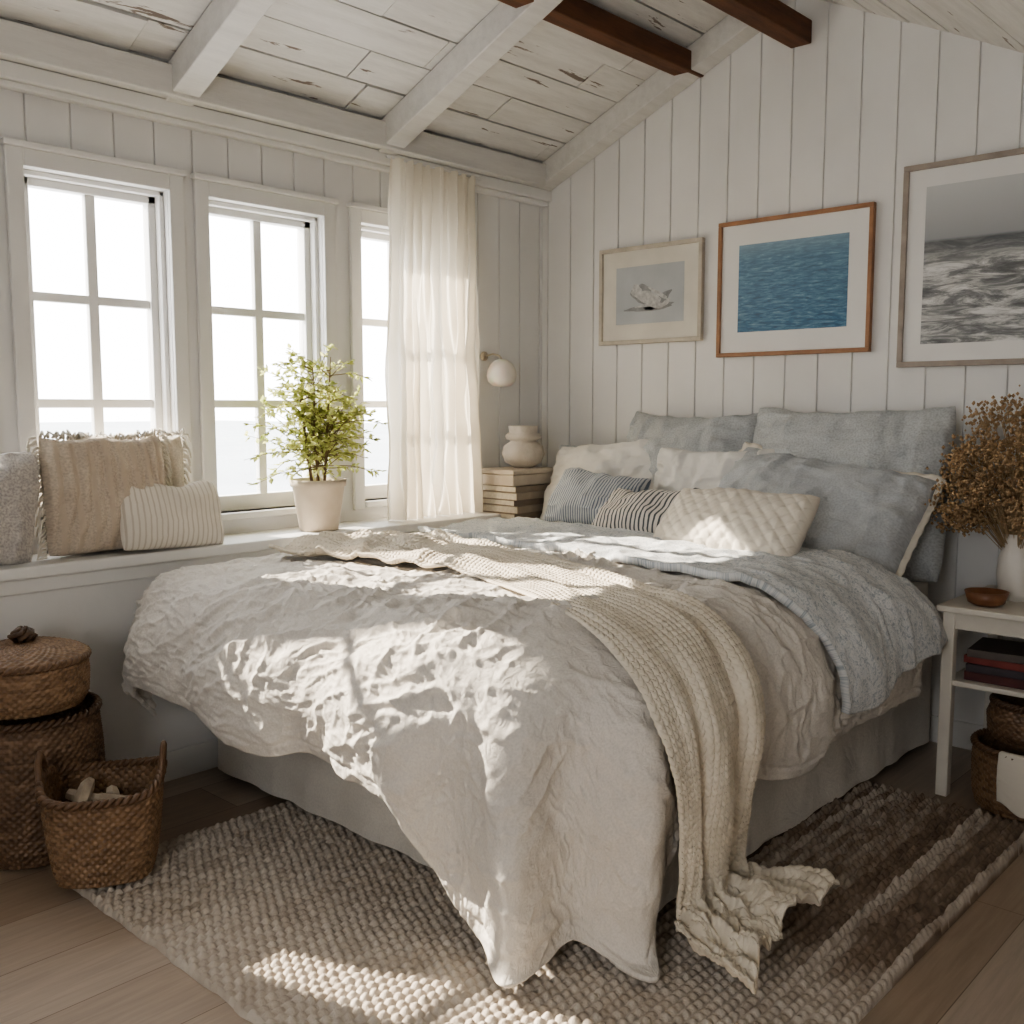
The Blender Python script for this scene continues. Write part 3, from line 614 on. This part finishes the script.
for k in range(260):
    a=random.uniform(0,2*math.pi); R=.28*math.sqrt(random.random()); el=random.random()
    hh=.04+.54*el*(1-.5*(R/.28)**2); 
    tip=Vector((R*math.cos(a)*.85,R*math.sin(a)*1.08,.26+hh)); mid=Vector((tip.x*.55,tip.y*.55,.26+hh*.65))
    st.append(tube([(tip.x*.05,tip.y*.05,.15),mid,tip],.0016,4))
    for j in range(20):
        f=random.uniform(-.06,.03); c=tip+Vector((random.gauss(0,.026),random.gauss(0,.026),f)); r_=random.uniform(.004,.0095)
        bl.append(([(c.x+q[0]*r_,c.y+q[1]*r_,c.z+q[2]*r_*1.1) for q in ico],icf))
V,F=merge(st); o=mesh_obj('stems',V,F,STEM); o.parent=vase
V,F=merge(bl); o=mesh_obj('dried_flower_heads',V,F,DRY,True); o.parent=vase
BOWL=simple('copper_bowl',(.30,.14,.07),(.18,.08,.04),rough=.35,vs=10,bump=.1)
o=lathe('bowl',[(.04,0),(.065,.012),(.078,.055),(.073,.055),(.058,.018),(.001,.012)],BOWL,(3.965,1.235,.7505)); tag(o,'small round brown bowl on the nightstand','bowl')
# ---------------------------------------------------------------- far nightstand + things
fn=empty('nightstand',(4.08,3.70,0),'white nightstand in the room corner','nightstand')
par(boxes('nightstand_top',[(3.85,4.34,3.49,3.92,.87,.90)],WHITEWOOD,.005),fn)
par(boxes('cabinet_body',[(3.87,4.32,3.61,3.91,.12,.87)],WHITEWOOD,.004),fn)
for a,b_ in ((3.88,3.62),(4.27,3.62),(3.88,3.86),(4.27,3.86)): par(boxes('leg',[(a,a+.04,b_,b_+.04,0,.12)],WHITEWOOD,.003),fn)
z=.9005
for i,(c,t,w_,a) in enumerate([((.30,.24,.18),.035,.36,.0),((.42,.35,.27),.038,.35,.05),((.24,.19,.15),.03,.34,-.04),((.44,.37,.29),.038,.35,.03),((.30,.25,.19),.032,.33,-.02)]):
    book(4.03,3.72,z,.30,w_,t,a+1.57,c,'weathered brown book in corner nightstand stack','books on the corner nightstand'); z+=t+.0015
BOXW=simple('pale_wood_box',(.66,.58,.48),(.54,.47,.38),rough=.7,vs=8,bs=40,bump=.3)
bx=empty('storage_box',(4.03,3.72,z),'pale wooden box with lid on stacked books','box')
par(boxes('box_body',[(3.86,4.20,3.59,3.85,z,z+.06)],BOXW,.006),bx); par(boxes('box_lid',[(3.85,4.21,3.58,3.86,z+.061,z+.085)],BOXW,.006),bx)
z+=.0855
o=lathe('ceramic_urn',[(.05,0),(.06,.008),(.10,.03),(.118,.075),(.108,.120),(.075,.142),(.070,.15),(.095,.158),(.10,.175),(.092,.185),(.078,.195),(.082,.23),(.074,.23),(.066,.2),(.03,.15)],URN,(4.08,3.72,z)); tag(o,'beige textured rounded urn on wooden box','urn')
sc=empty('wall_lamp',(4.00,3.945,1.78),'wall lamp with white glass shade','lamp')
def rotx(o): o.rotation_euler=(math.pi/2,0,0)
o=lathe('mount_plate',[(.001,0),(.026,0),(.025,.010),(.001,.013)],METAL,(0,0,0)); rotx(o); o.location=(0,0,0); o.parent=sc
V,F=tube([(0,-.01,0),(.01,-.06,.01),(.02,-.10,.0),(.025,-.115,-.02)],.005,8); o=mesh_obj('lamp_arm',V,F,METAL,True); o.parent=sc
SHADE,nt,b=newmat('opal_glass'); b.inputs['Base Color'].default_value=(.78,.74,.67,1); b.inputs['Roughness'].default_value=.3; b.inputs['Subsurface Weight'].default_value=.3
o=lathe('lamp_shade',[(.02,-.02),(.035,-.025),(.06,-.045),(.078,-.075),(.084,-.11),(.076,-.14),(.05,-.165),(.001,-.172)],SHADE,(.025,-.115,0)); o.parent=sc
# ---------------------------------------------------------------- plant
pl=empty('potted_plant',(2.74,3.77,LZ),'leafy green plant in pale clay pot on ledge','plant')
o=lathe('pot',[(.082,0),(.088,.004),(.118,.20),(.126,.205),(.130,.235),(.120,.235),(.110,.2),(.001,.195)],POT,(0,0,.001)); o.parent=pl
o=lathe('soil',[(.109,.196),(.06,.206),(.001,.21)],SOIL,(0,0,0)); o.parent=pl
LEAF,nt,b=newmat('fresh_leaf'); v=coords(nt,'Object'); n1=N(nt,'ShaderNodeTexNoise',i_Scale=30.0); nt.links.new(v,n1.inputs['Vector'])
r=ramp(nt,[(.3,(.32,.37,.10)),(.7,(.76,.76,.38))]); nt.links.new(n1.outputs['Fac'],r.inputs['Fac']); nt.links.new(r.outputs['Color'],b.inputs['Base Color']); b.inputs['Roughness'].default_value=.5
tl=nt.nodes.new('ShaderNodeBsdfTranslucent'); nt.links.new(r.outputs['Color'],tl.inputs['Color']); ms=nt.nodes.new('ShaderNodeMixShader'); ms.inputs[0].default_value=.58
nt.links.new(b.outputs[0],ms.inputs[1]); nt.links.new(tl.outputs[0],ms.inputs[2]); nt.links.new(ms.outputs[0],nt.nodes['Material Output'].inputs[0])
BARK=simple('bark',(.24,.17,.10),(.12,.08,.05),rough=.9,bump=.3)
bt=[];lv=[]
def leaf(p,d,ln,wd):
    d=d.normalized(); sd=d.cross(Vector((random.uniform(-.4,.4),random.uniform(-.4,.4),1))); 
    if sd.length<.01: sd=Vector((1,0,0))
    sd.normalize(); nn=sd.cross(d)
    a=p; m1=p+d*ln*.35+sd*wd*.5-nn*.003; m2=p+d*ln*.35-sd*wd*.5-nn*.003; c=p+d*ln*.4+nn*.003; n1=p+d*ln*.72+sd*wd*.33-nn*.002; n2=p+d*ln*.72-sd*wd*.33-nn*.002; t=p+d*ln-nn*.006
    lv.append(([tuple(q) for q in (a,m1,c,m2,n1,t,n2)],[(0,1,2),(0,2,3),(1,4,5,2),(2,5,6,3)]))
for k in range(6):
    a=k*1.05; base=Vector((.03*math.cos(a),.03*math.sin(a),.20)); top=Vector((.10*math.cos(a),.05*math.sin(a),.54+.05*k)); 
    pts=[base,base.lerp(top,.4)+Vector((.01*math.sin(k*3),.01,0)),base.lerp(top,.75),top]; bt.append(tube(pts,[.007,.006,.004,.002],6))
    for j in range(28):
        q=random.uniform(.15,1); s0=base.lerp(top,q); az=random.uniform(0,2*math.pi); el=random.uniform(-.25,.9); ln=random.uniform(.16,.36)*(1.15-.4*q)
        d=Vector((math.cos(az)*math.cos(el),math.sin(az)*math.cos(el)*.6,math.sin(el))); e1=s0+d*ln*.6; e2=s0+d*ln+Vector((0,0,-.03))
        if e2.y>.15: e2.y=.15
        bt.append(tube([s0,e1,e2],[.0022,.0015,.0008],4))
        for i in range(13):
            f=random.uniform(.25,1.05); p=s0.lerp(e1,f/.6) if f<.6 else e1.lerp(e2,(f-.6)/.4)
            ld=(d+Vector((random.uniform(-1,1),random.uniform(-1,1),random.uniform(-.9,.5)))); leaf(p,ld,random.uniform(.026,.048),random.uniform(.016,.026))
V,F=merge(bt); o=mesh_obj('stem',V,F,BARK,True); o.parent=pl
V,F=merge(lv); o=mesh_obj('leaves',V,F,LEAF,False); o.parent=pl
# ---------------------------------------------------------------- curtain
nu_,nv_=340,70; a=np.linspace(0,1,nu_); b2=np.linspace(0,1,nv_); A,B=np.meshgrid(a,b2,indexing='ij')
xl=np.interp(b2,[0,.5,1],[3.17,3.19,3.21]); xr=np.interp(b2,[0,.3,.6,1],[3.84,3.80,3.79,3.82])
X=xl[None,:]+(xr-xl)[None,:]*A+.014*fbm(A*9,B*2,40); amp=.038*(.55+.55*(1-B))
Yc=3.795+amp*np.sin(A*2*np.pi*8.5+1.3*fbm(A*3,B*1.2,41)*4)+.012*np.sin(A*2*np.pi*21+B*2+3*fbm(A*4,B*2,46))+.018*fbm(A*6,B*3,44); Zc=LZ+.005+(2.69-LZ-.005)*B
CURT,nt,b=newmat('sheer_linen_curtain'); b.inputs['Base Color'].default_value=(.84,.80,.72,1); b.inputs['Roughness'].default_value=.9
tl=nt.nodes.new('ShaderNodeBsdfTranslucent'); tl.inputs['Color'].default_value=(.88,.825,.72,1); tp=nt.nodes.new('ShaderNodeBsdfTransparent')
m1=nt.nodes.new('ShaderNodeMixShader'); m1.inputs[0].default_value=.48; m2=nt.nodes.new('ShaderNodeMixShader'); m2.inputs[0].default_value=.02
nt.links.new(b.outputs[0],m1.inputs[1]); nt.links.new(tl.outputs[0],m1.inputs[2]); nt.links.new(m1.outputs[0],m2.inputs[1]); nt.links.new(tp.outputs[0],m2.inputs[2]); nt.links.new(m2.outputs[0],nt.nodes['Material Output'].inputs[0])
cu_=mesh_obj('curtain',np.stack([X,Yc,Zc],-1).reshape(-1,3),gfaces(nu_,nv_),CURT,True); tag(cu_,'sheer cream linen curtain hanging beside the window','curtain')
V,F=tube([(3.20,3.80,2.69),(3.83,3.80,2.69)],.007,10); br_=mesh_obj('curtain_rod',V,F,TRIMM,True,loc=(3.515,3.80,2.69)); tag(br_,'thin white curtain rod under the moulding','curtain rod')
# ---------------------------------------------------------------- pictures
def frame_mat(nm,c): return simple(nm,c,tuple(q*.7 for q in c),rough=.5,vs=14,bs=60,bump=.2)
MATB=simple('mat_board',(.80,.79,.77),(.78,.77,.75),rough=.9,bump=0)
def picture(y0,y1,z0,z1,fw,matw,fm,print_mat,label,mb=MATB,tilt=0):
    yc,zc=(y0+y1)/2,(z0+z1)/2; e=empty('framed_picture',(X0-.001,yc,zc),label,'picture')
    hw,hh=(y1-y0)/2,(z1-z0)/2; xf,xb=-.032,-.002
    fr=boxes('picture_frame',[(xf,xb,-hw,hw,hh-fw,hh),(xf,xb,-hw,hw,-hh,-hh+fw),(xf,xb,-hw,-hw+fw,-hh+fw,hh-fw),(xf,xb,hw-fw,hw,-hh+fw,hh-fw)],fm,.003,loc=(0,0,0)); fr.parent=e
    mo=boxes('mat_board',[(-.018,-.006,-hw+fw,hw-fw,-hh+fw,hh-fw)],mb,0,loc=(0,0,0)); mo.parent=e
    iw,ih=hw-fw-matw[0],hh-fw-matw[1]
    V=[(-.0195,iw,-ih),(-.0195,-iw,-ih),(-.0195,-iw,ih),(-.0195,iw,ih)]
    p=mesh_obj('picture_print',V,[(0,1,2,3)],print_mat,False,[(0,0),(1,0),(1,1),(0,1)]); p.parent=e
    return e,iw,ih
SEAP,nt,b=newmat('sea_print'); v=coords(nt,'UV',(3.2,15,1)); n1=N(nt,'ShaderNodeTexNoise',i_Scale=2.6,i_Detail=8.0,i_Roughness=.65,i_Distortion=.6); nt.links.new(v,n1.inputs['Vector'])
r=ramp(nt,[(.30,(.012,.05,.11)),(.48,(.035,.13,.24)),(.60,(.11,.25,.37)),(.78,(.45,.56,.63))]); nt.links.new(n1.outputs['Fac'],r.inputs['Fac'])
tc=N(nt,'ShaderNodeTexCoord'); sp=N(nt,'ShaderNodeSeparateXYZ'); nt.links.new(tc.outputs['UV'],sp.inputs[0])
r2=ramp(nt,[(0,0.0),(.8,.25),(1,.55)]); nt.links.new(sp.outputs['Y'],r2.inputs['Fac']); mx=N(nt,'ShaderNodeMixRGB'); nt.links.new(r2.outputs['Color'],mx.inputs['Fac']); nt.links.new(r.outputs['Color'],mx.inputs['Color1']); mx.inputs['Color2'].default_value=(.38,.50,.57,1)
nt.links.new(mx.outputs['Color'],b.inputs['Base Color']); b.inputs['Roughness'].default_value=.35
SURF,nt,b=newmat('surf_print'); v=coords(nt,'UV',(1.6,7,1)); n1=N(nt,'ShaderNodeTexNoise',i_Scale=2.4,i_Detail=14.0,i_Roughness=.74,i_Distortion=.7); nt.links.new(v,n1.inputs['Vector'])
r=ramp(nt,[(.38,(.15,.155,.16)),(.47,(.27,.275,.28)),(.53,(.52,.52,.51)),(.60,(.76,.755,.74))]); nt.links.new(n1.outputs['Fac'],r.inputs['Fac'])
tc=N(nt,'ShaderNodeTexCoord'); sp=N(nt,'ShaderNodeSeparateXYZ'); nt.links.new(tc.outputs['UV'],sp.inputs[0])
r2=ramp(nt,[(0,(.5,.5,.5)),(.50,(.36,.37,.37)),(.57,(.17,.18,.19)),(.645,(.12,.13,.14)),(.665,(.36,.37,.385)),(1,(.58,.59,.59))]); nt.links.new(sp.outputs['Y'],r2.inputs['Fac'])
r3=ramp(nt,[(.48,1.0),(.58,.35),(.655,.10),(.665,.0)]); nt.links.new(sp.outputs['Y'],r3.inputs['Fac']); mx=N(nt,'ShaderNodeMixRGB'); nt.links.new(r3.outputs['Color'],mx.inputs['Fac']); nt.links.new(r2.outputs['Color'],mx.inputs['Color1']); nt.links.new(r.outputs['Color'],mx.inputs['Color2'])
nt.links.new(mx.outputs['Color'],b.inputs['Base Color']); b.inputs['Roughness'].default_value=.35
SKET=simple('sketch_ground',(.48,.505,.525),(.41,.435,.455),rough=.5,vs=6,bump=0)
CREAMF=frame_mat('cream_frame',(.62,.56,.47)); OAKF=frame_mat('oak_frame',(.42,.22,.12)); TAUPEF=frame_mat('taupe_frame',(.42,.36,.31))
p1,iw,ih=picture(2.842,3.506,1.84,2.36,.022,(.09,.085),CREAMF,SKET,'cream framed monochrome shell study on board wall',mb=simple('mat_cream',(.74,.71,.64),rough=.9,bump=0))
INK=simple('ink_dark',(.20,.205,.215),(.34,.345,.35),rough=.7,vs=30,bump=0); PALE=simple('ink_pale',(.60,.60,.59),(.36,.365,.37),rough=.7,vs=45,bump=0)
def blob(cy,cz,ry,rz,rot,x,seed,n=40):
    V=[(x,cy,cz)]; 
    for i in range(n):
        a=2*math.pi*i/n; q=1+.12*math.sin(a*3+seed)+.06*math.sin(a*7+seed*2); yy=ry*q*math.cos(a); zz=rz*q*math.sin(a); V.append((x,cy+yy*math.cos(rot)-zz*math.sin(rot),cz+yy*math.sin(rot)+zz*math.cos(rot)))
    return V,[(0,i+1,(i+1)%n+1) for i in range(n)]
V,F=merge([blob(-.01,-.07,.155,.018,-.05,-.0200,1),blob(.045,.0,.075,.05,.5,-.0200,3),blob(-.06,-.04,.09,.026,-.5,-.02,6)]); o=mesh_obj('drawing_shadow',V,F,INK); o.parent=p1
V,F=merge([blob(.01,-.02,.105,.034,.4,-.0204,2),blob(.08,.028,.034,.026,.5,-.0206,5),blob(-.10,-.055,.045,.012,-.5,-.0204,7),blob(-.06,.0,.07,.010,.5,-.0205,8),blob(.0,-.058,.09,.008,-.05,-.0205,9)]); o=mesh_obj('drawing_shell',V,F,PALE); o.parent=p1
picture(1.95,2.75,1.75,2.415,.020,(.095,.10),OAKF,SEAP,'oak framed blue sea photograph on board wall')
picture(.80,1.822,1.675,2.545,.024,(.075,.075),TAUPEF,SURF,'taupe framed grey surf photograph on board wall')
# ---------------------------------------------------------------- light
sun=bpy.data.lights.new('sun','SUN'); sun.energy=17; sun.angle=.012; sun.color=(1,.89,.74); so=bpy.data.objects.new('sun',sun); COL.objects.link(so)
so.rotation_euler=Vector((.28,-1,-.64)).to_track_quat('-Z','Y').to_euler()
wd=bpy.data.worlds.new('sky'); SC.world=wd; wd.use_nodes=True; bg=wd.node_tree.nodes['Background']; bg.inputs[0].default_value=(.98,.985,1.0,1); bg.inputs[1].default_value=7.2
def portal(x,y,z,rot,w,h):
    l=bpy.data.lights.new('portal','AREA'); l.shape='RECTANGLE'; l.size=w; l.size_y=h; l.cycles.is_portal=True; o=bpy.data.objects.new('window_portal',l); COL.objects.link(o); o.location=(x,y,z); o.rotation_euler=rot
for a,b_ in OP: portal((a+b_)/2,Y0+.21,(ZB+ZT)/2,(-math.pi/2,0,0),b_-a+.02,ZT-ZB+.02)
portal(-1.62,.35,1.55,(0,-math.pi/2,0),1.32,1.12)  # portal for the fill opening added in the side wall
try:
    SC.view_settings.look='AgX - Medium High Contrast'; SC.view_settings.exposure=.32
except Exception as ex: print('look',ex)
cam=bpy.data.cameras.new('camera'); cam.lens=35.16; cam.sensor_width=36; co=bpy.data.objects.new('camera',cam); COL.objects.link(co); co.location=(0,0,1.5); co.rotation_euler=(math.radians(84),0,math.radians(-47)); SC.camera=co; cam.clip_start=.05; cam.clip_end=1000
print('done',time.time()-T0)
